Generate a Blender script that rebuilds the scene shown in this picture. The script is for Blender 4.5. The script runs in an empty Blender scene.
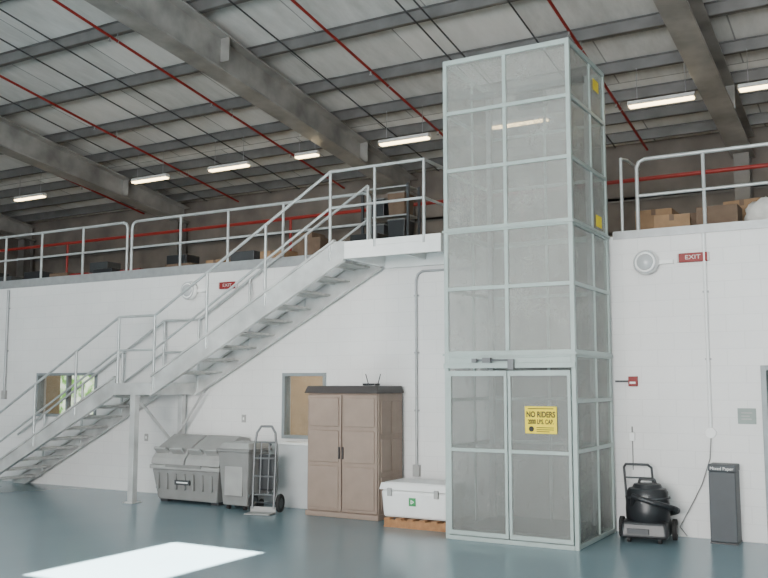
import bpy, bmesh, math, random
from mathutils import Vector, Matrix
random.seed(4)
S=bpy.context.scene
C=S.collection
# ---------------------------------------------------------------- materials
def nodes(name):
    m=bpy.data.materials.new(name); m.use_nodes=True
    nt=m.node_tree; return m,nt,nt.nodes['Principled BSDF']
def mat(name,col,rough=.5,metal=0.,var=.08,scale=6.,bump=0.,emit=0.,ecol=None):
    m,nt,p=nodes(name)
    tc=nt.nodes.new('ShaderNodeTexCoord'); nz=nt.nodes.new('ShaderNodeTexNoise')
    nz.inputs['Scale'].default_value=scale; nz.inputs['Detail'].default_value=5
    nt.links.new(tc.outputs['Object'],nz.inputs['Vector'])
    cr=nt.nodes.new('ShaderNodeValToRGB')
    cr.color_ramp.elements[0].position=.3; cr.color_ramp.elements[1].position=.7
    cr.color_ramp.elements[0].color=[c*(1-var) for c in col]+[1]
    cr.color_ramp.elements[1].color=[min(1,c*(1+var)) for c in col]+[1]
    nt.links.new(nz.outputs['Fac'],cr.inputs['Fac'])
    nt.links.new(cr.outputs['Color'],p.inputs['Base Color'])
    p.inputs['Roughness'].default_value=rough; p.inputs['Metallic'].default_value=metal
    if bump:
        b=nt.nodes.new('ShaderNodeBump'); b.inputs['Strength'].default_value=bump; b.inputs['Distance'].default_value=.01
        nt.links.new(nz.outputs['Fac'],b.inputs['Height']); nt.links.new(b.outputs['Normal'],p.inputs['Normal'])
    if emit:
        p.inputs['Emission Color'].default_value=list(ecol or col)+[1]; p.inputs['Emission Strength'].default_value=emit
    return m
def block_mat():
    m,nt,p=nodes('painted_block')
    tc=nt.nodes.new('ShaderNodeTexCoord'); sp=nt.nodes.new('ShaderNodeSeparateXYZ'); cb=nt.nodes.new('ShaderNodeCombineXYZ')
    nt.links.new(tc.outputs['Object'],sp.inputs[0]); nt.links.new(sp.outputs['X'],cb.inputs['X']); nt.links.new(sp.outputs['Z'],cb.inputs['Y'])
    br=nt.nodes.new('ShaderNodeTexBrick'); br.inputs['Scale'].default_value=1
    br.inputs['Brick Width'].default_value=.4; br.inputs['Row Height'].default_value=.2; br.inputs['Mortar Size'].default_value=.006
    br.inputs['Color1'].default_value=(.83,.83,.82,1); br.inputs['Color2'].default_value=(.805,.805,.80,1); br.inputs['Mortar'].default_value=(.74,.74,.735,1)
    br.inputs['Mortar Smooth'].default_value=.7
    nt.links.new(cb.outputs[0],br.inputs['Vector'])
    nz=nt.nodes.new('ShaderNodeTexNoise'); nz.inputs['Scale'].default_value=.9; nz.inputs['Detail'].default_value=6
    nt.links.new(cb.outputs[0],nz.inputs['Vector'])
    mx=nt.nodes.new('ShaderNodeMixRGB'); mx.blend_type='MULTIPLY'; mx.inputs['Fac'].default_value=.22
    nt.links.new(br.outputs['Color'],mx.inputs[1]); nt.links.new(nz.outputs['Fac'],mx.inputs[2])
    nt.links.new(mx.outputs[0],p.inputs['Base Color']); p.inputs['Roughness'].default_value=.42
    b=nt.nodes.new('ShaderNodeBump'); b.inputs['Strength'].default_value=.15; b.inputs['Distance'].default_value=.01; b.invert=True
    nt.links.new(br.outputs['Fac'],b.inputs['Height']); nt.links.new(b.outputs['Normal'],p.inputs['Normal'])
    return m
def floor_mat():
    m,nt,p=nodes('epoxy_floor')
    tc=nt.nodes.new('ShaderNodeTexCoord')
    n1=nt.nodes.new('ShaderNodeTexNoise'); n1.inputs['Scale'].default_value=.6; n1.inputs['Detail'].default_value=6
    nt.links.new(tc.outputs['Object'],n1.inputs['Vector'])
    cr=nt.nodes.new('ShaderNodeValToRGB'); e=cr.color_ramp.elements
    e[0].position=.3; e[0].color=(.165,.250,.287,1); e[1].position=.75; e[1].color=(.185,.272,.308,1)
    nt.links.new(n1.outputs['Fac'],cr.inputs['Fac'])
    nt.links.new(cr.outputs['Color'],p.inputs['Base Color'])
    p.inputs['Roughness'].default_value=.22; p.inputs['Specular IOR Level'].default_value=.5
    return m
def roof_mat():
    m,nt,p=nodes('roof_lining')
    tc=nt.nodes.new('ShaderNodeTexCoord')
    br=nt.nodes.new('ShaderNodeTexBrick'); br.inputs['Scale'].default_value=1; br.offset=.4
    br.inputs['Brick Width'].default_value=2.4; br.inputs['Row Height'].default_value=1.8; br.inputs['Mortar Size'].default_value=.015
    br.inputs['Color1'].default_value=(.90,.90,.88,1); br.inputs['Color2'].default_value=(.60,.61,.60,1); br.inputs['Mortar'].default_value=(.3,.31,.31,1)
    nt.links.new(tc.outputs['Object'],br.inputs['Vector'])
    mp=nt.nodes.new('ShaderNodeMapping'); mp.inputs['Scale'].default_value=(2.2,.6,1)
    nz=nt.nodes.new('ShaderNodeTexNoise'); nz.inputs['Scale'].default_value=1.5; nz.inputs['Detail'].default_value=7; nz.inputs['Roughness'].default_value=.65
    nt.links.new(tc.outputs['Object'],mp.inputs[0]); nt.links.new(mp.outputs[0],nz.inputs['Vector'])
    mx=nt.nodes.new('ShaderNodeMixRGB'); mx.blend_type='OVERLAY'; mx.inputs['Fac'].default_value=.8
    nt.links.new(br.outputs['Color'],mx.inputs[1]); nt.links.new(nz.outputs['Fac'],mx.inputs[2])
    nt.links.new(mx.outputs[0],p.inputs['Base Color']); p.inputs['Roughness'].default_value=.45
    return m
def mesh_mat(name,col,alpha,grid=True):
    m,nt,p=nodes(name)
    tr=nt.nodes.new('ShaderNodeBsdfTransparent'); mx=nt.nodes.new('ShaderNodeMixShader')
    tc=nt.nodes.new('ShaderNodeTexCoord'); nz=nt.nodes.new('ShaderNodeTexNoise'); nz.inputs['Scale'].default_value=90
    n2=nt.nodes.new('ShaderNodeTexNoise'); n2.inputs['Scale'].default_value=2.5; n2.inputs['Detail'].default_value=4
    nt.links.new(tc.outputs['Object'],nz.inputs['Vector']); nt.links.new(tc.outputs['Object'],n2.inputs['Vector'])
    r=nt.nodes.new('ShaderNodeMapRange'); d=.16 if grid else .04
    r.inputs['From Min'].default_value=.3; r.inputs['From Max'].default_value=.7
    r.inputs['To Min'].default_value=alpha-d; r.inputs['To Max'].default_value=alpha+d
    ad=nt.nodes.new('ShaderNodeMixRGB'); ad.inputs['Fac'].default_value=.45
    nt.links.new(nz.outputs['Fac'],ad.inputs[1]); nt.links.new(n2.outputs['Fac'],ad.inputs[2])
    nt.links.new(ad.outputs[0],r.inputs['Value'])
    p.inputs['Base Color'].default_value=list(col)+[1]; p.inputs['Roughness'].default_value=.45
    if grid: p.inputs['Metallic'].default_value=.2
    out=nt.nodes['Material Output']
    nt.links.new(r.outputs[0],mx.inputs[0]); nt.links.new(tr.outputs[0],mx.inputs[1]); nt.links.new(p.outputs[0],mx.inputs[2])
    nt.links.new(mx.outputs[0],out.inputs['Surface'])
    return m
def foliage_mat():
    m,nt,p=nodes('daylight_view')
    tc=nt.nodes.new('ShaderNodeTexCoord'); nz=nt.nodes.new('ShaderNodeTexNoise'); nz.inputs['Scale'].default_value=5; nz.inputs['Detail'].default_value=6
    nt.links.new(tc.outputs['Object'],nz.inputs['Vector'])
    cr=nt.nodes.new('ShaderNodeValToRGB'); e=cr.color_ramp.elements
    e[0].position=.4; e[0].color=(.12,.3,.05,1); e[1].position=.62; e[1].color=(.85,.95,.8,1)
    nt.links.new(nz.outputs['Fac'],cr.inputs['Fac'])
    nt.links.new(cr.outputs['Color'],p.inputs['Base Color']); nt.links.new(cr.outputs['Color'],p.inputs['Emission Color'])
    p.inputs['Emission Strength'].default_value=2.2
    return m
M=dict(
 block=block_mat(), floor=floor_mat(), roof=roof_mat(),
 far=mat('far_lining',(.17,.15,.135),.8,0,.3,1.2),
 inner=mat('inner_wall',(.55,.42,.28),.8),
 slab=mat('slab',(.45,.43,.40),.8,0,.1,3),
 purlin=mat('purlin_steel',(.18,.18,.18),.45,.4,.2,2),
 rafter=mat('galvanised_rafter',(.40,.395,.38),.36,.4,.35,1.6),
 column=mat('column_steel',(.16,.155,.15),.5,.3,.2,2),
 red=mat('red_pipe',(.27,.018,.014),.45),
 galv=mat('galvanised',(.36,.375,.38),.42,.35,.1,8),
 rail=mat('rail_paint',(.46,.485,.485),.38,.3,.1,8),
 stringer=mat('stringer_paint',(.58,.585,.575),.36,.35,.2,3),
 tread=mat('tread_grating',(.47,.47,.455),.45,.3,.2,14),
 nosing=mat('tread_nosing',(.70,.70,.68),.4,.2,.1,14),
 liftf=mat('lift_frame_paint',(.38,.45,.432),.42,.1,.06,5),
 liftm=mesh_mat('lift_mesh',(.42,.43,.405),.36),
 liftg=mesh_mat('gate_mesh',(.27,.28,.265),.45),
 darkmetal=mat('dark_metal',(.06,.065,.07),.5,.3),
 truck=mat('truck_steel',(.17,.175,.18),.4,.5),
 black=mat('black_plastic',(.018,.02,.023),.38),
 rubber=mat('rubber',(.02,.02,.02),.8),
 grey=mat('grey_plastic',(.225,.225,.22),.55,0,.08,5,.1),
 lgrey=mat('light_grey_plastic',(.34,.34,.33),.5,0,.08,5,.1),
 tan=mat('tan_plastic',(.275,.205,.165),.55,0,.07,6,.15),
 tand=mat('dark_lid_plastic',(.05,.043,.042),.5),
 white=mat('white_plastic',(.80,.81,.80),.35,0,.03),
 dirty=mat('white_painted_wood',(.50,.515,.52),.6,0,.06,4),
 wood=mat('pallet_wood',(.34,.17,.075),.75,0,.25,12,.3),
 card=mat('cardboard',(.27,.17,.095),.85,0,.15,6),
 cardd=mat('dark_cardboard',(.14,.095,.065),.85,0,.15,6),
 yellow=mat('sign_yellow',(.90,.70,.01),.5,0,.03),
 ink=mat('ink_black',(.008,.008,.008),.6),
 inkred=mat('ink_red',(.22,.010,.010),.5),
 signw=mat('sign_white',(.85,.85,.83),.5,0,.02),
 signd=mat('sign_letter_dull',(.60,.55,.53),.5,0,.02),
 signg=mat('sign_greygreen',(.24,.29,.27),.5),
 green=mat('logo_green',(.03,.26,.08),.5),
 bin=mat('slate_bin',(.05,.058,.066),.5,0,.06),
 tube=mat('fluorescent_tube',(1,.9,.68),.5,0,0,1,0,10,(1,.76,.38)),
 lens=mat('lamp_lens',(.45,.47,.48),.2),
 glass=mesh_mat('window_glass',(.25,.28,.28),.12,False),
 frame=mat('window_frame_paint',(.24,.27,.28),.5,.2),
 doorp=mat('door_paint',(.20,.23,.25),.5),
 view=foliage_mat(),
 cloth=mat('white_sack',(.62,.61,.58),.9,0,.1,10,.4),
)
# ---------------------------------------------------------------- builder
class B:
    def __init__(s): s.bm=bmesh.new()
    def _x(s,vs,mx):
        if mx is not None: bmesh.ops.transform(s.bm,matrix=mx,verts=vs)
    def box(s,x0,x1,y0,y1,z0,z1,mx=None):
        vs=[s.bm.verts.new(p) for p in ((x0,y0,z0),(x1,y0,z0),(x1,y1,z0),(x0,y1,z0),(x0,y0,z1),(x1,y0,z1),(x1,y1,z1),(x0,y1,z1))]
        for f in ((3,2,1,0),(4,5,6,7),(0,1,5,4),(1,2,6,5),(2,3,7,6),(3,0,4,7)): s.bm.faces.new([vs[i] for i in f])
        s._x(vs,mx); return s
    def loft(s,r0,z0,r1,z1):
        a=[(r0[0],r0[2],z0),(r0[1],r0[2],z0),(r0[1],r0[3],z0),(r0[0],r0[3],z0),(r1[0],r1[2],z1),(r1[1],r1[2],z1),(r1[1],r1[3],z1),(r1[0],r1[3],z1)]
        vs=[s.bm.verts.new(p) for p in a]
        for f in ((3,2,1,0),(4,5,6,7),(0,1,5,4),(1,2,6,5),(2,3,7,6),(3,0,4,7)): s.bm.faces.new([vs[i] for i in f])
        return s
    def prism(s,poly,a0,a1,axis='y'):
        def P(p,a): return {'y':(p[0],a,p[1]),'x':(a,p[0],p[1]),'z':(p[0],p[1],a)}[axis]
        v0=[s.bm.verts.new(P(p,a0)) for p in poly]; v1=[s.bm.verts.new(P(p,a1)) for p in poly]
        n=len(poly); s.bm.faces.new(v0); s.bm.faces.new(v1[::-1])
        for i in range(n): s.bm.faces.new([v0[i],v1[i],v1[(i+1)%n],v0[(i+1)%n]])
        return s
    def cyl(s,p0,p1,r,seg=14,r2=None):
        p0=Vector(p0);p1=Vector(p1);d=p1-p0
        mx=Matrix.Translation((p0+p1)/2)@d.to_track_quat('Z','Y').to_matrix().to_4x4()
        bmesh.ops.create_cone(s.bm,cap_ends=True,segments=seg,radius1=r,radius2=r if r2 is None else r2,depth=d.length,matrix=mx)
        return s
    def sph(s,p,r,sc=(1,1,1),seg=12):
        bmesh.ops.create_uvsphere(s.bm,u_segments=seg,v_segments=max(6,seg*2//3),radius=r,matrix=Matrix.Translation(p)@Matrix.Diagonal((*sc,1)))
        return s
    def tube(s,pts,r,seg=10):
        for a,b in zip(pts,pts[1:]): s.cyl(a,b,r,seg)
        for p in pts[1:-1]: s.sph(p,r*1.01,seg=seg)
        return s
    def lathe(s,prof,c=(0,0,0),seg=24):
        rings=[]
        for r,z in prof: rings.append([s.bm.verts.new((c[0]+r*math.cos(2*math.pi*i/seg),c[1]+r*math.sin(2*math.pi*i/seg),c[2]+z)) for i in range(seg)])
        for a,b in zip(rings,rings[1:]):
            for i in range(seg): s.bm.faces.new([a[i],a[(i+1)%seg],b[(i+1)%seg],b[i]])
        s.bm.faces.new(rings[0][::-1]); s.bm.faces.new(rings[-1]); return s
    def torus(s,c,R,r,axis='z',seg=24,sec=8,a0=0,a1=2*math.pi):
        pts=[]
        n=seg
        for i in range(n+1):
            a=a0+(a1-a0)*i/n; p=(R*math.cos(a),R*math.sin(a))
            q={'z':(p[0],p[1],0),'y':(p[0],0,p[1]),'x':(0,p[0],p[1])}[axis]
            pts.append(tuple(c[k]+q[k] for k in range(3)))
        return s.tube(pts,r,sec)
    def obj(s,name,m,parent=None,bevel=0,smooth=False,loc=None,seg=2,**kw):
        bmesh.ops.recalc_face_normals(s.bm,faces=s.bm.faces)
        me=bpy.data.meshes.new(name); s.bm.to_mesh(me); s.bm.free()
        me.materials.append(M[m] if isinstance(m,str) else m)
        o=bpy.data.objects.new(name,me); C.objects.link(o)
        if smooth:
            for f in me.polygons: f.use_smooth=True
            me.set_sharp_from_angle(angle=math.radians(40))
        if parent: o.parent=parent
        if loc: o.location=loc
        if bevel:
            b=o.modifiers.new('bevel','BEVEL'); b.width=bevel; b.segments=seg; b.limit_method='ANGLE'
        for k,v in kw.items(): o[k]=v
        return o
def thing(name,loc,label,cat,rot=0,group=None):
    e=bpy.data.objects.new(name,None); C.objects.link(e); e.location=loc; e.rotation_euler[2]=rot
    e.empty_display_size=.1; e['label']=label; e['category']=cat
    if group: e['group']=group
    return e
def sub(name,parent,loc):
    e=bpy.data.objects.new(name,None); C.objects.link(e); e.parent=parent; e.location=loc; return e
def text(s,size,m,parent,loc,name='lettering',rot=(math.pi/2,0,0),sx=1,ext=.001,bold=0.):
    cu=bpy.data.curves.new(name,'FONT'); cu.body=s; cu.size=size; cu.extrude=ext; cu.align_x='CENTER'; cu.align_y='CENTER'; cu.offset=bold
    t=bpy.data.objects.new('tmp',cu); C.objects.link(t)
    dg=bpy.context.evaluated_depsgraph_get(); dg.update()
    me=bpy.data.meshes.new_from_object(t.evaluated_get(dg)); bpy.data.objects.remove(t)
    me.materials.clear(); me.materials.append(M[m])
    o=bpy.data.objects.new(name,me); C.objects.link(o); o.parent=parent; o.location=loc; o.rotation_euler=rot; o.scale=(sx,1,1)
    return o
ST={'kind':'structure'}
D=11.15; MZ=3.63
XL,XR,YN,YF=-27,9,-13,21
# ---------------------------------------------------------------- structure
B().box(XL,XR,YN,YF,-.2,0).obj('floor','floor',**ST)
def holed(b,x0,x1,z0,z1,y0,y1,holes):
    xs=sorted({x0,x1,*[h[0] for h in holes],*[h[1] for h in holes]}); zs=sorted({z0,z1,*[h[2] for h in holes],*[h[3] for h in holes]})
    for xa,xb in zip(xs,xs[1:]):
        run=None
        for za,zb in zip(zs,zs[1:]):
            inside=any(h[0]<=xa and xb<=h[1] and h[2]<=za and zb<=h[3] for h in holes)
            if not inside:
                if run and abs(run[1]-za)<1e-6: run[1]=zb
                else:
                    if run: b.box(xa,xb,y0,y1,*run)
                    run=[za,zb]
            elif run: b.box(xa,xb,y0,y1,*run); run=None
        if run: b.box(xa,xb,y0,y1,*run)
W1=(-13.75,-12.2,1.2,1.98); W2=(-8.21,-7.42,.97,1.95); DR=(-1.44,-.48,0,1.97+.03)
b=B(); holed(b,XL,XR,0,MZ,D,D+.2,[W1,W2,DR]); b.obj('wall_back','block',**ST)
B().box(XL,XR,D+.2,YF,MZ-.2,MZ).obj('floor.001','slab',**ST)
B().box(XL,XR,13.6,13.7,0,MZ-.2).obj('wall_inner','inner',**ST)
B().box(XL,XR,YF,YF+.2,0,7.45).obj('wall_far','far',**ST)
def rz(y): return 8.1-.165*(y-17)
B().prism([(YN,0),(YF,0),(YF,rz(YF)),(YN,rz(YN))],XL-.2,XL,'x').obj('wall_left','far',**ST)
B().prism([(YN,0),(YF,0),(YF,rz(YF)),(YN,rz(YN))],XR,XR+.2,'x').obj('wall_right','block',**ST)
B().box(XL,XR,YN-.2,YN,6.2,rz(YN)).obj('wall_front_sunblock','block',**ST)  # unseen header added to cut the sunlight reaching the floor behind the camera
b=B(); HX0,HX1,HY0,HY1=-7.3,-6.05,-.546,1.742
def slope(x0,x1,y0,y1): b.prism([(y0,rz(y0)),(y1,rz(y1)),(y1,rz(y1)+.12),(y0,rz(y0)+.12)],x0,x1,'x')
slope(XL,HX0,YN,YF); slope(HX1,XR,YN,YF); slope(HX0,HX1,YN,HY0); slope(HX0,HX1,HY1,YF)
b.obj('ceiling','roof',**ST)
B().box(XL,-6.45,D-.02,D,MZ-.05,MZ+.1).obj('trim_1','galv',**ST)
B().box(-3.1,XR,D-.02,D,MZ-.04,MZ+.06).obj('trim_2','galv',**ST)
def window(n,w,mull):
    x0,x1,z0,z1=w
    e=bpy.data.objects.new(n,None); C.objects.link(e); e.location=((x0+x1)/2,D,z0); e['kind']='structure'
    hw=(x1-x0)/2; h=z1-z0; t=.05
    b=B(); b.box(-hw,hw,-.03,.12,0,t).box(-hw,hw,-.03,.12,h-t,h).box(-hw,-hw+t,-.03,.12,t,h-t).box(hw-t,hw,-.03,.12,t,h-t)
    for k in mull: b.box(k-.02,k+.02,0,.1,t,h-t)
    b.obj('window_frame','frame',e,.004)
    B().box(-hw+t,hw-t,.04,.05,t,h-t).obj('glass','glass',e)
window('window_1',W1,[0.0]); window('window_2',W2,[])
B().box(-15.9,-14.9,13.5,13.58,.9,2.3).obj('window_3','view',**ST)
# door
e=bpy.data.objects.new('door_1',None); C.objects.link(e); e.location=((DR[0]+DR[1])/2,D,0); e['kind']='structure'
hw=.48
B().box(-hw,-hw+.06,-.04,.14,0,2.0).box(hw-.06,hw,-.04,.14,0,2.0).box(-hw+.06,hw-.06,-.04,.14,1.94,2.0).obj('door_frame','frame',e,.004)
B().box(-hw+.065,hw-.065,.03,.08,.01,1.935).obj('door_leaf','doorp',e,.004)
B().cyl((.33,.03,1.0),(.33,-.04,1.0),.02).cyl((.33,-.04,1.0),(.2,-.04,1.0),.012).obj('handle','galv',e,smooth=True)
# ---------------------------------------------------------------- roof steel
g='roof purlins'
for i,y in enumerate([5.0,6.8,8.6,10.4,12.2,14.0,15.7,17.1,18.3,19.3,20.3]):
    z=rz(y)
    b=B(); b.box(XL,XR,-.015,.015,-.22,-.015).box(XL,XR,-.07,.07,-.03,-.015).box(XL,XR,-.01,.09,-.235,-.22)
    o=b.obj('purlin','purlin',loc=(0,y,z),label='long dark galvanised steel purlin under the roof lining',category='roof beam',group=g)
for i,z in enumerate((4.5,5.3,6.1)):
    B().box(XL,XR,-.14,0,-.03,.03).box(XL,XR,-.14,-.13,-.07,.03).obj('trim_%d'%(3+i),'column',loc=(0,YF,z),**ST)  # horizontal steel girts on the far wall
for x in (-26.3,-19.25,-11.25,-2.85,5.2):
    b=B()
    ya,yb=2,20.85; W=.23
    def sl(y0,y1,t0,t1,w):
        b.prism([(y0,rz(y0)-t0),(y1,rz(y1)-t0),(y1,rz(y1)-t1),(y0,rz(y0)-t1)],-w,w,'x')
    sl(ya,yb,.24,.27,W)
    b.prism([(ya,rz(ya)-.27),(yb,rz(yb)-.27),(yb,rz(yb)-.70),(13,rz(13)-.97),(ya,rz(ya)-1.5)],-.02,.02,'x')
    b.prism([(13,rz(13)-.97),(yb,rz(yb)-.70),(yb,rz(yb)-.735),(13,rz(13)-1.005)],-W,W,'x')
    b.prism([(ya,rz(ya)-1.5),(13,rz(13)-.97),(13,rz(13)-1.005),(ya,rz(ya)-1.535)],-W,W,'x')
    for yy in (7.9,13.1,18.3): b.box(-W,W,yy-.01,yy+.01,rz(yy)-.74,rz(yy)-.26)
    o=b.obj('rafter','rafter',loc=(x,0,0),label='deep grey steel roof rafter sloping towards the eave',category='roof beam',group='roof rafters')
    b=B(); zt=rz(20.6)-.74
    b.box(-.16,.16,-.2,-.17,0,zt-MZ).box(-.16,.16,.17,.2,0,zt-MZ).box(-.015,.015,-.17,.17,0,zt-MZ)
    b.obj('column','column',loc=(x,20.62,MZ),label='dark grey steel column carrying the rafter end',category='column',group='eave columns')
for x in (-20.6,-16.8,-13.1,-8.97,-4.87,-1.0):
    y0,y1=3,20.5; o=thing('sprinkler_pipe',(x,11.75,rz(11.75)-.4),'red painted sprinkler pipe running under the purlins','pipe',group='sprinkler pipes')
    f=lambda y:(0,y-11.75,-.165*(y-11.75))
    B().cyl(f(y0),f(y1),.028).obj('pipe_run','red',o,smooth=True)
    for y in (8.6,12.2,15.7,18.3):
        p=f(y); B().cyl(p,(p[0],p[1],p[2]+.155),.008,6).torus(p,.036,.006,'y',12,5).obj('pipe_hanger','galv',o)
    for y in (6,9,12,15,18):
        p=f(y); B().cyl(p,(p[0],p[1],p[2]-.09),.014,8).cyl((p[0],p[1],p[2]-.09),(p[0],p[1],p[2]-.1),.03,10).obj('sprinkler_head','galv',o)
for x in (-19.9,-18.0,-15.6,-14.6,-10.2,-7.4,-7.1,-5.6,-.3):
    b=B(); f=lambda y:(0,y-11.75,-.165*(y-11.75)); b.cyl(f(3),f(20.5),.016,8)
    b.obj('roof_conduit','darkmetal',loc=(x,11.75,rz(11.75)-.26),label='thin dark electrical conduit under the roof purlins',category='pipe',group='roof conduits')
o=thing('mezzanine_sprinkler_main',(-9,15,MZ),'long horizontal red sprinkler main with risers above the mezzanine','pipe')
B().cyl((-17,0,1.57),(17,0,1.57),.036).obj('pipe_run','red',o,smooth=True)
for x in (-8.6,-1.9,3.2,8.5): B().cyl((x,0,0),(x,0,1.57),.03).obj('pipe_riser','red',o,smooth=True)
for x in (-21.6,-16.9,-14.25,-11.9,-9.3,-6.6,-3.75,-1.75):
    o=thing('fluorescent_light',(x,17,7.1),'hanging white fluorescent strip light, lit','light fixture',group='fluorescent lights')
    k=.5 if x==-11.9 else 1
    B().prism([(-.09,0),(.09,0),(.05,.09),(-.05,.09)],-.62*k,.62*k,'x').obj('housing','white',o)
    B().box(-.6*k,.6*k,-.07,.07,-.035,-.002).obj('tube','tube',o,.01)
    for s in (-1,1): B().cyl((s*.45*k,0,.09),(s*.45*k,0,.74),.006,6).obj('hanger','galv',o)
# ---------------------------------------------------------------- staircase
SY=10.07; FY=11.05
st=thing('staircase',(-10.2,10.56,0),'two-flight grey steel staircase with open treads rising along the wall','staircase')
ox,oy=-10.2,10.56
def L(x,y,z): return (x-ox,y-oy,z)
def line1(x): return (x+13.95)*1.8/3.3
def line2(x): return 1.8+(x+9.8)*1.86/3.38
for yy,s in ((SY,-1),(FY,1)):
    b=B()
    b.prism([(-14.15-ox,0),(-13.8-ox,0),(-10.62-ox,1.62),(-10.62-ox,1.9),(-14.15-ox,line1(-14.15)+.14+.0)],yy-oy-.01,yy-oy+.01)
    b.prism([(-14.15-ox,.03),(-10.62-ox,1.88),(-10.62-ox,1.91),(-14.15-ox,.06)],yy-oy-.05,yy-oy+.02)
    b.prism([(-13.8-ox,0),(-10.62-ox,1.60),(-10.62-ox,1.63),(-13.85-ox,0.0)],yy-oy-.05,yy-oy+.02)
    b.obj('stringer','stringer',st)
    b=B()
    a0=-9.85; a1=-6.42
    b.prism([(a0-ox,1.62),(a1-ox,line2(a1)-.22),(a1-ox,line2(a1)+.03),(a1-.15-ox,line2(a1)+.03),(a0-ox,1.9)],yy-oy-.01,yy-oy+.01)
    b.prism([(a0-ox,1.60),(a1-ox,line2(a1)-.24),(a1-ox,line2(a1)-.21),(a0-ox,1.63)],yy-oy-.05,yy-oy+.02)
    b.prism([(a0-ox,1.89),(a1-.15-ox,line2(a1)+.03),(a1-.15-ox,line2(a1)+.06),(a0-ox,1.92)],yy-oy-.05,yy-oy+.02)
    b.obj('stringer','stringer',st)
for i in range(1,10):
    for xb,zb,dx,dz in ((-13.9,0,.33,.18),(-9.78,1.8,.338,.186)):
        x=xb+dx*i; z=zb+dz*i
        e=sub('step',st,(x-ox,0,z))
        B().box(-.125,.13,SY-oy+.011,FY-oy-.011,-.03,0).obj('tread','tread',e)
        B().box(-.145,-.126,SY-oy+.011,FY-oy-.011,-.06,.002).obj('nosing','nosing',e)
B().box(-10.62-ox,-9.85-ox,SY-oy-.03,FY-oy+.02,1.62,1.80).obj('landing','stringer',st,.005)
b=B(); b.box(-6.42-ox,-4.98-ox,SY-oy-.02,D-oy-.005,MZ-.03,MZ+.05)
b.box(-6.42-ox,-4.98-ox,SY-oy-.02,SY-oy+.02,MZ-.18,MZ-.03).box(-6.42-ox,-6.36-ox,SY-oy+.02,D-oy-.01,MZ-.18,MZ-.03).box(-5.04-ox,-4.98-ox,SY-oy+.02,D-oy-.01,MZ-.18,MZ-.03)
b.box(-5.75-ox,-5.7-ox,SY-oy+.02,D-oy-.01,MZ-.12,MZ-.03)
b.box(-6.36-ox,-5.04-ox,D-oy-.1,D-oy-.005,MZ-.2,MZ-.03)
b.obj('platform','white',st,.004,label='white painted top platform')
B().box(-10.27-ox,-10.17-ox,SY-oy-.03,SY-oy+.07,0,1.62).box(-10.32-ox,-10.12-ox,SY-oy-.08,SY-oy+.12,0,.015).obj('support_post','stringer',st,.004)
B().box(-10.17-ox,-10.08-ox,FY-oy-.07,FY-oy+.02,0,1.62).box(-10.22-ox,-10.03-ox,FY-oy-.1,FY-oy+.05,0,.015).obj('support_post','stringer',st,.004)
B().cyl(L(-10.15,SY+.08,1.5),L(-10.12,FY-.1,.75),.025,8).obj('brace','stringer',st)
B().cyl(L(-10.12,FY-.1,1.0),L(-9.6,FY-.1,1.66),.02,8).obj('brace','stringer',st)
r=.021
for yy in (SY-.01,FY):
    T=[L(-14.1,yy,line1(-14.1)+.95),L(-10.57,yy,2.82),L(-9.82,yy,2.82),L(-6.65,yy,4.66)]
    Mi=[L(-14.1,yy,line1(-14.1)+.45),L(-10.57,yy,2.30),L(-9.82,yy,2.30),L(-6.65,yy,4.16)]
    if yy<10.5:
        T+= [L(-5.22,yy,4.66),L(-5.22,D-.05,4.66)]; Mi+=[L(-5.22,yy,4.16),L(-5.22,D-.05,4.16)]
        posts=[(-5.95,MZ+.05,4.66),(-5.22,MZ+.05,4.66)]
    else: posts=[]
    B().tube(T,r).obj('handrail','rail',st,smooth=True)
    B().tube(Mi,r*.85).obj('mid_rail','rail',st,smooth=True)
    for x in (-13.4,-12.45,-11.5): posts.append((x,line1(x)+.05,line1(x)+.98))
    for x in (-10.57,-9.82): posts.append((x,1.8,2.82))
    for x in (-8.8,-7.74): posts.append((x,line2(x)+.05,2.82+(x+9.82)*1.84/3.17))
    posts.append((-6.65,line2(-6.65)+.0,4.66))
    for x,z0,z1 in posts: B().cyl(L(x,yy,z0-.1),L(x,yy,z1),r,10).obj('rail_post','rail',st,smooth=True)
B().cyl(L(-5.22,D-.05,MZ+.05),L(-5.22,D-.05,4.66),r,10).obj('rail_post','rail',st,smooth=True)
# ---------------------------------------------------------------- mezzanine railings
def railing(x0,x1,posts,lab,H=.96):
    cx=(x0+x1)/2
    o=thing('guard_railing',(cx,D+.05,MZ),lab,'railing')
    a=x0-cx; c=x1-cx; k=.1
    pts=[(a,0,0),(a,0,H-k),(a+k*.3,0,H-k*.3),(a+k,0,H),(c-k,0,H),(c-k*.3,0,H-k*.3),(c,0,H-k),(c,0,0)]
    B().tube(pts,.024).obj('handrail','rail',o,smooth=True)
    B().cyl((a,0,.5),(c,0,.5),.02,10).obj('mid_rail','rail',o,smooth=True)
    for p in posts:
        B().cyl((p-cx,0,0),(p-cx,0,H),.022,10).box(p-cx-.05,p-cx+.05,-.04,.04,0,.012).obj('rail_post','rail',o)
railing(-18.2,-11.63,[-17.1,-16,-14.85,-13.83,-12.73],'grey tubular steel guard railing along the mezzanine edge')
railing(-11.52,-6.7,[-10.4,-9.38,-8.28,-7.4],'grey tubular steel guard railing behind the staircase top')
railing(-2.80,3.0,[-2.0,-1.15,-.3,.6,1.5],'grey tubular steel guard railing beside the lift shaft')
B().tube([(0,0,0),(0,0,1.0),(0,.3,1.05),(0,.9,1.05)],.02).obj('railing_stub','rail',loc=(-3.0,D+.06,MZ),smooth=True,label='short bent grey railing tube next to the lift cage',category='railing')
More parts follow.
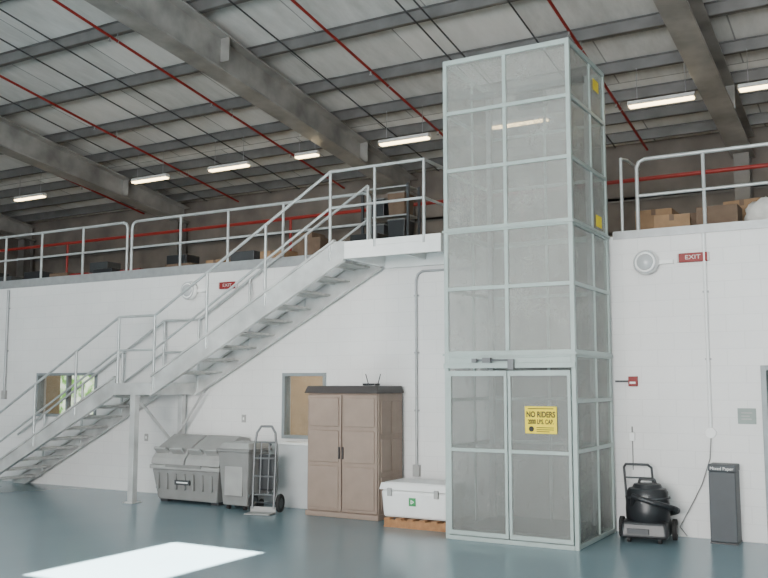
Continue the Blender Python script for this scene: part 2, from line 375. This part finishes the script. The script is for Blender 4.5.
# ---------------------------------------------------------------- lift
lx0,lx1,ly0,ly1,lz=-4.74,-3.14,9.65,11.06,5.73
lf=thing('material_lift',((lx0+lx1)/2,(ly0+ly1)/2,0),'tall grey-green steel mesh goods lift cage with double gates','goods lift')
cx,cy=(lx0+lx1)/2,(ly0+ly1)/2; hx=(lx1-lx0)/2; hy=(ly1-ly0)/2
t=.05
for sx in (-1,1):
    for sy in (-1,1):
        x=sx*(hx-t/2); y=sy*(hy-t/2); B().box(x-t/2,x+t/2,y-t/2,y+t/2,0,lz).obj('corner_post','liftf',lf,.004)
for z,th in ((2.13,.04),(2.91,.022),(3.61,.035),(4.35,.022),(5.06,.022),(5.70,.03)):
    b=B()
    b.box(-hx+t,hx-t,-hy,-hy+.04,z-th,z+th).box(-hx+t,hx-t,hy-.04,hy,z-th,z+th)
    b.box(-hx,-hx+.04,-hy+t,hy-t,z-th,z+th).box(hx-.04,hx,-hy+t,hy-t,z-th,z+th)
    b.obj('ring_beam','liftf',lf,.003)
    if th in (.04,.035):
        b=B(); b.box(-hx-.015,hx+.015,-hy-.02,-hy-.001,z-.012,z+.012).box(hx+.001,hx+.02,-hy,hy,z-.012,z+.012); b.obj('joint_flange','liftf',lf)
for z in (.03,1.05,1.6):
    b=B(); b.box(-hx,-hx+.04,-hy+t,hy-t,z-.022,z+.022).box(hx-.04,hx,-hy+t,hy-t,z-.022,z+.022).box(-hx+t,hx-t,hy-.04,hy,z-.022,z+.022); b.obj('side_beam','liftf',lf,.003)
B().box(-.022,.022,-hy+.002,-hy+.038,2.17,5.67).obj('mullion','liftf',lf,.003)
B().box(-.018,.018,hy-.038,hy-.002,.06,5.67).obj('mullion','liftf',lf,.003)
for sx in (-1,1):
    x=sx*(hx-.02); B().box(x-.016,x+.016,.08,.115,.06,5.67).obj('mullion','liftf',lf,.003)
B().box(-hx+.03,hx-.03,-hy+.02,-hy+.022,2.16,5.7).obj('mesh_panel','liftm',lf)
B().box(-hx+.03,hx-.03,hy-.022,hy-.02,.05,5.7).obj('mesh_panel','liftm',lf)
for sx in (-1,1):
    x=sx*(hx-.02); B().box(x-.001,x+.001,-hy+.03,hy-.03,.05,5.7).obj('mesh_panel','liftm',lf)
for z in (5.45,3.75): B().box(hx+.001,hx+.004,.2,.42,z-.07,z+.07).obj('warning_sticker','yellow',lf,label='small yellow warning sticker')
B().box(-hx+.12,hx-.12,-hy+.12,hy-.16,.04,.12).obj('car_floor','darkmetal',lf,label='dark steel lift car floor')
for sx in (-1,1): B().box(sx*(hx-.14)-.03,sx*(hx-.14)+.03,.35,.42,.12,5.6).obj('guide_rail','galv',lf)
B().box(-hx+.06,hx-.06,-.02,.06,5.42,5.5).cyl((-.1,.02,5.3),(.25,.02,5.3),.1).obj('hoist_motor','darkmetal',lf,smooth=True)
B().box(-hx+t,hx-t,-hy-.01,-hy+.05,0,.05).obj('sill','liftf',lf,.003)
B().box(-hx,hx,-hy-.03,-hy-.002,1.97,2.03).box(-hx+.05,hx-.05,-hy+.0,-hy+.03,2.03,2.09).obj('gate_header','liftf',lf,.003)
B().cyl((-.38,-hy-.045,2.06),(.05,-hy-.045,2.06),.012,8).box(-.42,-.36,-hy-.07,-hy-.032,2.035,2.08).box(-.28,-.18,-hy-.08,-hy-.032,2.03,2.09).box(.03,.1,-hy-.08,-hy-.032,1.95,2.07).obj('gate_closer','truck',lf,label='small dark gate closer arm')
for s in (-1,1):
    e=sub('gate',lf,(s*(hx-t)/2,-hy-.005,.06))
    w=(hx-t)/2-.006; h=1.88
    b=B(); b.box(-w,w,-.02,.02,h-.06,h).box(-w,w,-.02,.02,0,.05).box(-w,-w+.035,-.02,.02,.05,h-.06).box(w-.035,w,-.02,.02,.05,h-.06).box(-w+.035,w-.035,-.02,.02,.95,.99)
    b.obj('gate_frame','liftf',e,.003)
    B().box(-w+.03,w-.03,-.003,-.001,.03,h-.05).obj('gate_mesh','liftg',e)
sg=sub('warning_sign',lf,(.40,-hy-.032,1.39))
sw,sh=.185,.15
B().box(-sw,sw,-.004,0,-sh,sh).obj('sign_plate','yellow',sg)
text('NO RIDERS',.088,'ink',sg,(0,-.006,.058),sx=.76,bold=.003)
text('2000 LBS. CAP.',.070,'ink',sg,(0,-.006,-.022),sx=.67,bold=.0025)
B().box(-.15,.15,-.0065,-.0045,.121,.130).obj('fine_print','ink',sg)
B().cyl((-.11,-.0045,-.100),(-.11,-.009,-.100),.03,20).obj('pictogram','ink',sg)
for z,x1 in ((-.084,.15),(-.106,.15),(-.128,.1)): B().box(-.05,x1,-.0065,-.0045,z-.004,z+.004).obj('fine_print','ink',sg)
# ---------------------------------------------------------------- wall fittings
def emergency(x,z):
    o=thing('emergency_light',(x,D+.003,z),'round white emergency wall lamp with short side arm','wall lamp')
    B().cyl((0,0,0),(0,-.06,0),.10,24).obj('base','white',o,smooth=True)
    q=B().lathe([(.15,0),(.155,.02),(.145,.06),(.13,.075),(.05,.078)]).obj('lamp_shade','white',o,smooth=True); q.rotation_euler=(math.pi/2,0,0); q.location=(0,-.05,0)
    B().torus((0,-.125,0),.13,.009,'y',24,6).obj('ring','lens',o,smooth=True)
    q=B().lathe([(.10,0),(.095,.02),(.06,.04),(.01,.048)]).obj('lens','lens',o,smooth=True); q.rotation_euler=(math.pi/2,0,0); q.location=(0,-.128,0)
    B().box(.12,.32,-.05,0,-.03,.02).obj('arm','white',o,.004)
emergency(-2.69,3.27); emergency(-10.07,3.3)
for x,z in ((-2.14,3.30),(-9.30,3.35)):
    o=thing('exit_sign',(x,D+.003,z),'small dark red wall-mounted exit sign with pale ends','exit sign')
    B().box(-.165,.165,-.05,0,-.055,.055).obj('housing','inkred',o,.006)
    for s in (-1,1): B().box(s*.175-.009,s*.175+.009,-.048,0,-.052,.052).obj('end_cap','signd',o)
    text('EXIT',.072,'signd',o,(0,-.052,0),sx=1.25)
def conduit(x,z0,z1,rr,lab,box=None,bend=False,m='galv'):
    o=thing('wall_conduit',(x,D-.03,z0),lab,'pipe')
    h=z1-z0
    pts=[(0,0,0),(0,0,h)]
    if bend: pts=[(0,0,0),(0,0,h-.12),(.03,0,h-.04),(.1,0,h),(.95,0,h)]
    B().tube(pts,rr,10).obj('pipe_run',m,o,smooth=True)
    for k in range(1,int((z1-z0)/.8)+1): B().box(-.035,.035,.0,.03,k*.8-.012,k*.8+.012).obj('clamp','galv',o)
    if box: B().box(-.05,.05,-.03,.028,-.1,.06).obj('outlet_box',box,o,.004)
conduit(-5.9,.62,3.36,.018,'grey conduit bending under the platform and down the wall','lgrey',True)
conduit(-14.62,1.6,3.55,.024,'grey conduit running down from the mezzanine','lgrey')
conduit(-2.01,1.28,3.58,.02,'white conduit ending in a round wall outlet',m='white')
o=thing('wall_outlet',(-2.01,D,1.22),'round white wall outlet with hanging cord','outlet')
B().cyl((0,0,0),(0,-.04,0),.06,20).obj('cover','white',o,smooth=True)
B().tube([(0,-.03,-.05),(-.02,-.03,-.3),(-.12,-.03,-.6),(-.22,-.03,-.8),(-.3,-.05,-.95),(-.38,-.06,-1.1),(-.3,-.06,-1.2)],.006,6).obj('cord','grey',o,smooth=True)
o=thing('fire_alarm_pull',(-2.9,D+.003,1.82),'small red fire alarm pull station on the wall','fire alarm')
B().box(-.055,.055,-.05,0,-.06,.06).obj('housing','inkred',o,.006)
B().box(-.035,.035,-.06,-.05,-.03,-.005).obj('handle','signw',o,.002)
B().box(-.22,-.056,-.03,0,-.012,.012).obj('side_bracket','darkmetal',o)
o=thing('wall_switch',(-2.93,D,1.15),'thin white cable drop with small switch box','switch')
B().box(-.03,.03,-.04,0,-.05,.05).obj('housing','white',o,.004)
B().cyl((0,-.015,.05),(0,-.015,.12),.008,8).cyl((0,-.015,-.05),(0,-.015,-.4),.006,8).obj('cable','grey',o)
o=thing('room_sign',(-1.61,D,1.42),'small square grey-green room sign on the wall','sign')
B().box(-.1,.1,-.012,0,-.09,.09).obj('sign_plate','signg',o,.003)
for z,x1 in ((.037,.06),(.0,.03),(-.034,.05)): B().box(-.06,x1,-.014,-.012,z-.007,z+.007).obj('fine_print','lgrey',o)
for x,z in ((-11.0,.9),(-8.95,1.25)):
    o=thing('switch_plate',(x,D,z),'small grey switch plate on the block wall','switch')
    B().box(-.04,.04,-.012,0,-.06,.06).obj('cover','lgrey',o,.003)
    B().box(-.01,.01,-.02,-.012,-.02,.02).obj('toggle','white',o)
# ---------------------------------------------------------------- storage shed
sh_=thing('storage_cabinet',(-6.66,10.74,0),'taupe plastic two-door storage cabinet with dark top','cabinet')
w=.565;d0=-.36;d1=.33;H=1.66
b=B(); b.box(-w,w,d0+.04,d1,.0,H)
for za,zb in ((.12,.55),(.62,1.05),(1.12,1.56)): b.box(w,w+.014,d0+.09,d0+.33,za,zb).box(w,w+.014,d0+.38,d1-.05,za,zb)
b.obj('body','tan',sh_,.012)
B().box(-w-.015,w+.02,d0-.01,d1,0,.07).obj('base','tan',sh_,.01)
for s in (-1,1):
    e=sub('door',sh_,(s*w/2,d0+.035,.08))
    q=w/2-.008
    b=B(); b.box(-q,q,-.03,0,0,H-.10)
    for za,zb in ((.04,.60),(.65,1.08),(1.13,1.52)): b.box(-q+.035,q-.035,-.05,-.03,za,zb)
    b.obj('door_panel','tan',e,.01)
    B().box(-s*(q-.02)-.01,-s*(q-.02)+.01,-.06,-.03,.70,.86).obj('handle','tand',e,.004)
b=B(); b.loft((-w-.03,w+.03,d0-.04,d1),H+.001,(-w-.0,w+.0,d0,d1-.01),H+.10); b.obj('lid','tand',sh_,.01,label='dark brown moulded top')
rt=thing('wifi_router',(-6.38,10.7,H+.104),'small black router with two raised antennas on the cabinet','router')
B().box(-.1,.1,-.07,.07,0,.03).obj('body','black',rt,.006)
B().cyl((-.08,.05,.03),(-.12,.05,.16),.007,8).obj('antenna','black',rt); B().cyl((.08,.05,.03),(.12,.05,.16),.007,8).obj('antenna','black',rt)
# ---------------------------------------------------------------- pallet and cooler
pl=thing('wooden_pallet',(-5.34,10.38,0),'small brown wooden pallet under the cooler','pallet')
for y in (-.3,0,.28): B().box(-.46,.46,y-.03,y+.03,.02,.09).obj('stringer_board','wood',pl)
for i in range(6): 
    x=-.46+i*.168; B().box(x,x+.08,-.34,.34,.091,.11).obj('deck_board','wood',pl)
for y in (-.3,0,.28): B().box(-.46,.46,y-.04,y+.04,0,.019).obj('bottom_board','wood',pl)
co=thing('cooler_chest',(-5.40,10.36,.111),'large white chest cooler with grey latches on a pallet','cooler')
B().loft((-.45,.45,-.25,.25),0,(-.47,.47,-.28,.28),.34).obj('body','white',co,.04,seg=4)
B().loft((-.485,.485,-.295,.285),.345,(-.465,.465,-.275,.265),.43).box(-.43,.43,-.24,.24,.42,.44).obj('lid','white',co,.025,seg=4)
B().box(-.36,-.30,-.31,-.28,.27,.37).obj('latch','lgrey',co,.005); B().box(.30,.36,-.31,-.28,.27,.37).obj('latch','lgrey',co,.005)
for s in (-1,1): B().tube([(s*.47,-.1,.28),(s*.49,-.1,.25),(s*.49,.1,.25),(s*.47,.1,.28)],.012,8).obj('handle','lgrey',co,smooth=True)
B().box(-.06,.03,-.285,-.262,.16,.26).obj('logo_patch','green',co)
B().torus((-.015,-.287,.21),.025,.005,'y',3,6).obj('logo_mark','signw',co)
wc=thing('white_utility_box',(-7.79,10.97,0),'low off-white painted utility box below the window','box')
B().box(-.27,.27,-.12,.13,0,.90).obj('body','dirty',wc,.006)
B().box(-.28,.28,-.13,.13,.901,.935).obj('lid','white',wc,.006)
# ---------------------------------------------------------------- grey deck bin
gb=thing('plastic_storage_box',(-9.45,10.74,0),'large grey ribbed plastic storage box with double hinged lid','storage box')
B().loft((-.58,.58,-.30,.28),0.04,(-.66,.66,-.36,.34),.50).obj('body','grey',gb,.02)
for i in range(7):
    x=-.56+i*.175; B().box(x,x+.05,-.372,-.33,.2,.44).obj('rib','grey',gb,.006)
B().box(-.69,.69,-.39,.36,.50,.56).obj('rim','lgrey',gb,.012)
for s in (-1,1):
    x0,x1=(-.67,-.015) if s<0 else (.015,.67)
    B().prism([(-.38,.565),(.35,.565),(.35,.96),(.12,1.0),(-.22,.82),(-.36,.66)],x0,x1,'x').obj('lid','lgrey',gb,.015)
for s in (-1,1):
    for k in (-.16,.16):
        mx=Matrix.Translation((s*.34+k,-.30,.74))@Matrix.Rotation(math.radians(-41),4,'X')
        B().box(-.12,.12,-.11,.07,-.012,.03,mx).obj('lid_panel','lgrey',gb,.01)
B().box(-.17,.13,-.388,-.372,.28,.35).obj('label_band','darkmetal',gb)
B().box(-.13,.09,-.390,-.388,.305,.325).obj('label_stripe','signw',gb)
for sx in (-.5,.5): B().box(sx-.07,sx+.07,-.25,.22,0,.045).obj('skid','darkmetal',gb)
B().box(-.35,.35,-.405,-.375,.535,.575).obj('latch','grey',gb,.005)
# ---------------------------------------------------------------- tote bin
tb=thing('rolling_waste_bin',(-8.38,10.46,0),'tapered grey plastic waste bin with lid and dark wheels','waste bin')
B().loft((-.22,.22,-.20,.20),.06,(-.28,.28,-.26,.26),.82).obj('body','grey',tb,.02)
b=B(); b.box(-.16,.16,-.245,-.212,.2,.62); b.obj('front_panel','lgrey',tb,.01)
B().box(-.30,.30,-.28,.28,.82,.86).obj('rim','grey',tb,.01)
B().loft((-.29,.29,-.27,.28),.861,(-.23,.23,-.2,.23),.95).obj('lid','lgrey',tb,.015)
for s in (-1,1): B().cyl((s*.17,.12,.07),(s*.23,.12,.07),.07,18).obj('wheel','rubber',tb,smooth=True)
for s in (-1,1): B().cyl((s*.15-.02,-.15,.03),(s*.15+.02,-.15,.03),.03,12).obj('caster','rubber',tb)
B().tube([(-.23,.28,.84),(-.23,.33,.9),(.23,.33,.9),(.23,.28,.84)],.014,8).obj('handle','darkmetal',tb,smooth=True)
# ---------------------------------------------------------------- hand truck
ht=thing('hand_truck',(-7.83,10.2,0),'two-wheeled grey steel hand truck with black wheels and toe plate','hand truck',rot=.25)
pts=[(-.16,.0,.06),(-.16,.06,.95),(-.14,.08,1.10),(-.08,.09,1.19),(.08,.09,1.19),(.14,.08,1.10),(.16,.06,.95),(.16,0,.06)]
B().tube(pts,.016).obj('frame','truck',ht,smooth=True)
for z in (.25,.5,.75,.97): 
    y=.06*z/.95; B().cyl((-.16,y,z),(.16,y,z),.012,8).obj('crossbar','truck',ht,smooth=True)
for x in (-.06,.06): B().cyl((x,.016,.25),(x,.06,.97),.009,8).obj('slat','truck',ht,smooth=True)
B().box(-.19,.19,-.22,.01,.005,.02).box(-.19,.19,.0,.012,.02,.09).obj('toe_plate','lgrey',ht,.003)
B().cyl((-.18,.13,.13),(.18,.13,.13),.012,8).obj('axle','darkmetal',ht)
for s in (-1,1):
    e=sub('wheel',ht,(s*.2,.13,.13))
    B().torus((0,0,0),.098,.032,'x',24,8).obj('tyre','rubber',e,smooth=True)
    B().cyl((-.02,0,0),(.02,0,0),.07,18).obj('hub','darkmetal',e)
    B().cyl((s*.155,0,.1),(s*.165,.12,.13),.01,8).obj('wheel_bracket','galv',ht)
B().box(-.12,.12,.09,.17,.30,.80).obj('black_pouch','black',ht,.02)
# ---------------------------------------------------------------- wet vacuum
vx=thing('floor_cleaner',(-2.68,10.70,0),'bulky black wheeled wet vacuum with push handle and thick hose','floor cleaner',rot=.1)
B().loft((-.27,.27,-.26,.26),.05,(-.25,.25,-.23,.25),.24).obj('base','black',vx,.04,seg=3)
B().lathe([(.22,0),(.245,.03),(.25,.14),(.245,.24),(.235,.27)],(.02,.0,.22),seg=32).obj('tank','black',vx,smooth=True)
B().torus((.02,0,.49),.24,.014,'z',32,8).obj('seal','darkmetal',vx,smooth=True)
B().lathe([(.235,0),(.232,.05),(.21,.09),(.17,.10),(.15,.14),(.06,.15)],(.02,0,.50),seg=32).obj('motor_head','black',vx,smooth=True)
B().tube([(-.08,0,.63),(-.06,0,.69),(.1,0,.69),(.12,0,.63)],.015).obj('carry_handle','black',vx,smooth=True)
B().box(-.02,.06,-.26,-.235,.44,.53).obj('latch','grey',vx,.006)
B().tube([(-.24,.2,.15),(-.26,.24,.5),(-.28,.24,.80),(-.25,.2,.84),(.0,.2,.84),(.04,.24,.80),(.06,.24,.5),(.08,.2,.15)],.014).obj('handle','darkmetal',vx,smooth=True)
B().tube([(-.27,.24,.68),(.05,.24,.68)],.01).obj('handle_crossbar','darkmetal',vx,smooth=True)
for s in (-1,1): B().cyl((s*.275,.13,.12),(s*.32,.13,.12),.12,22).obj('wheel','rubber',vx,smooth=True)
for s in (-1,1): B().cyl((s*.322,.13,.12),(s*.328,.13,.12),.055,16).obj('wheel_hub','grey',vx,smooth=True)
for s in (-1,1): B().cyl((s*.17-.018,-.19,.04),(s*.17+.018,-.19,.04),.04,14).obj('caster','rubber',vx,smooth=True)
pts=[]
for i in range(17):
    a=math.radians(-120+i*15); pts.append((.05+.30*math.cos(a),-.02+.27*math.sin(a),.52-.02*i+.0))
B().tube([(-.12,-.18,.42)]+pts,.03,10).obj('hose','black',vx,smooth=True)
B().box(-.18,.06,-.27,-.25,.10,.16).obj('label_band','darkmetal',vx,.003)
# ---------------------------------------------------------------- slim bin
tr=thing('recycling_bin',(-1.86,10.99,0),'slim dark slate-grey rectangular recycling bin against the wall','waste bin')
B().box(-.145,.145,-.145,.145,.02,.80).obj('body','bin',tr,.01)
B().box(-.15,.15,-.15,.15,.0,.019).obj('base','black',tr,.003)
B().box(-.15,.15,-.15,.15,.801,.88).obj('lid','bin',tr,.01)
B().box(-.09,.09,-.05,.05,.881,.884).obj('slot','black',tr)
text('Mixed Paper',.05,'signw',tr,(0,-.152,.835))
# ---------------------------------------------------------------- mezzanine contents
def cbox(x,y,w,d,h,m='card',z=MZ,lab='brown cardboard box on the mezzanine floor',rot=0):
    o=thing('cardboard_box',(x,y,z),lab,'box',rot)
    B().box(-w/2,w/2,-d/2,d/2,0,h).obj('carton',m,o,.004)
    B().box(-.03,.03,-d/2-.002,d/2+.002,h-.08,h+.002).obj('tape','cardd',o)
cbox(-9.1,12.2,.5,.4,.38); cbox(-8.4,12.3,.45,.45,.55,'cardd'); cbox(-8.9,12.8,.4,.4,.75,'cardd'); cbox(-11.1,12.1,.6,.4,.28,'cardd'); cbox(-10.45,12.3,.4,.35,.33)
cbox(-2.55,12.0,.45,.4,.34,rot=.15); cbox(-1.98,12.1,.5,.4,.42,'cardd'); cbox(-1.75,12.9,.5,.4,.62,rot=-.2); cbox(-2.9,12.7,.5,.5,.55,'card'); cbox(-2.35,12.8,.45,.4,.48,'cardd')
cbox(-14.2,12.1,.5,.4,.3,'cardd')
for x,y,h,c in ((-12.9,12.0,.3,'black'),(-12.3,12.1,.26,'inkred'),(-15.1,12.2,.4,'black'),(-13.55,12.0,.25,'inkred'),(-7.25,12.1,.5,'black'),(-16,12.2,.35,'darkmetal'),(-9.75,12.2,.42,'darkmetal'),(-14.0,12.9,.6,'darkmetal'),(-11.9,12.9,.6,'black'),(-16.8,12.4,.5,'black')):
    o=thing('equipment_case',(x,y,MZ),('dark red' if c=='inkred' else 'dark')+' hard equipment case on the mezzanine floor','case')
    B().box(-.25,.25,-.18,.18,0,h*.6).obj('body',c,o,.015); B().box(-.255,.255,-.185,.185,h*.6+.001,h).obj('lid',c,o,.015)
    B().tube([(-.08,-.185,h*.5),(-.08,-.22,h*.5),(.08,-.22,h*.5),(.08,-.185,h*.5)],.008,6).obj('handle','grey',o)
su=thing('shelving_unit',(-7.6,13.4,MZ),'open metal shelving unit on the mezzanine','shelf')
for x in (-.45,.45):
    for y in (-.2,.2): B().box(x-.02,x+.02,y-.02,y+.02,0,1.55).obj('upright','darkmetal',su)
for z in (.1,.55,1.0,1.5): B().box(-.43,.43,-.2,.2,z,z+.025).obj('shelf','galv',su)
for i,(x,z,h,m) in enumerate(((-.2,.576,.3,'darkmetal'),(.2,.576,.36,'black'),(-.2,1.026,.3,'black'),(.2,1.026,.38,'cardd'))):
    o=thing('storage_bin',(-7.6+x,13.4,MZ+z),'small dark storage bin on the metal shelf','bin')
    B().loft((-.15,.15,-.16,.16),0,(-.17,.17,-.18,.18),h).obj('body',m,o,.01)
    B().box(-.175,.175,-.185,.185,h,h+.02).obj('lid','grey',o,.004)
for x,y,s in ((-1.35,12.0,1.05),(-.72,12.05,1.0),(-1.05,12.8,1.3)):
    b=B(); b.sph((0,0,.24*s),.27*s,(1.1,.8,.8),20); 
    for v in b.bm.verts: v.co+=Vector([random.uniform(-.02,.02) for _ in range(3)])
    for v in b.bm.verts: v.co.z=max(0,v.co.z)
    b.obj('white_sack','cloth',loc=(x,y,MZ),smooth=True,label='crumpled white sack piled on the mezzanine',category='sack')
# ---------------------------------------------------------------- lights, world, camera
w=bpy.data.worlds.new('world'); S.world=w; w.use_nodes=True
w.node_tree.nodes['Background'].inputs[0].default_value=(.88,.93,1,1); w.node_tree.nodes['Background'].inputs[1].default_value=1.4
sun=bpy.data.lights.new('sun','SUN'); sun.energy=120; sun.angle=.009; sun.color=(1,.95,.88)
so=bpy.data.objects.new('sun',sun); C.objects.link(so); so.rotation_euler=(math.radians(30),0,0); so.location=(0,-5,20)
def area(n,loc,rot,sx,sy,p,col=(1,1,1)):
    l=bpy.data.lights.new(n,'AREA'); l.shape='RECTANGLE'; l.size=sx; l.size_y=sy; l.energy=p; l.color=col
    o=bpy.data.objects.new(n,l); C.objects.link(o); o.location=loc; o.rotation_euler=rot
area('added_front_fill',(-2,-9,3.0),(math.radians(97),0,math.radians(14)),8,4,3300,(1,.975,.94))  # unseen area lamp added behind the camera to light wall and roof
area('mezzanine_light',(-9,17,7.0),(0,0,0),28,.5,150,(1,.82,.56))
area('office_light',(-8.2,12.6,3.3),(0,0,0),2.5,1.2,90,(1,.85,.62))
area('office_light',(-14.5,12.6,3.3),(0,0,0),2.5,1.2,40,(1,.85,.62))
def spot(n,loc,tgt,p,ang,col,bl=.5,rad=.15):
    l=bpy.data.lights.new(n,'SPOT'); l.energy=p; l.spot_size=math.radians(ang); l.spot_blend=bl; l.color=col; l.shadow_soft_size=rad
    o=bpy.data.objects.new(n,l); C.objects.link(o); o.location=loc
    o.rotation_euler=(Vector(tgt)-Vector(loc)).to_track_quat('-Z','Y').to_euler()
spot('added_wall_spot',(1.5,-2,4.5),(-8.3,D,2.7),2600,13,(1,.94,.85),.4,.1)  # added spot throws a light streak on the wall, no window there
spot('added_wall_spot',(3.5,-1,3.5),(-2.2,D,2.2),350,16,(1,.95,.86),.8,.3)  # second added spot, brightens the wall right of the lift
cam=bpy.data.cameras.new('camera'); co_=bpy.data.objects.new('camera',cam); C.objects.link(co_)
cam.sensor_width=36; cam.lens=900/768*36; co_.location=(0,0,1.8); co_.rotation_euler=(math.radians(95.96),0,math.radians(30)); cam.clip_end=200
S.camera=co_
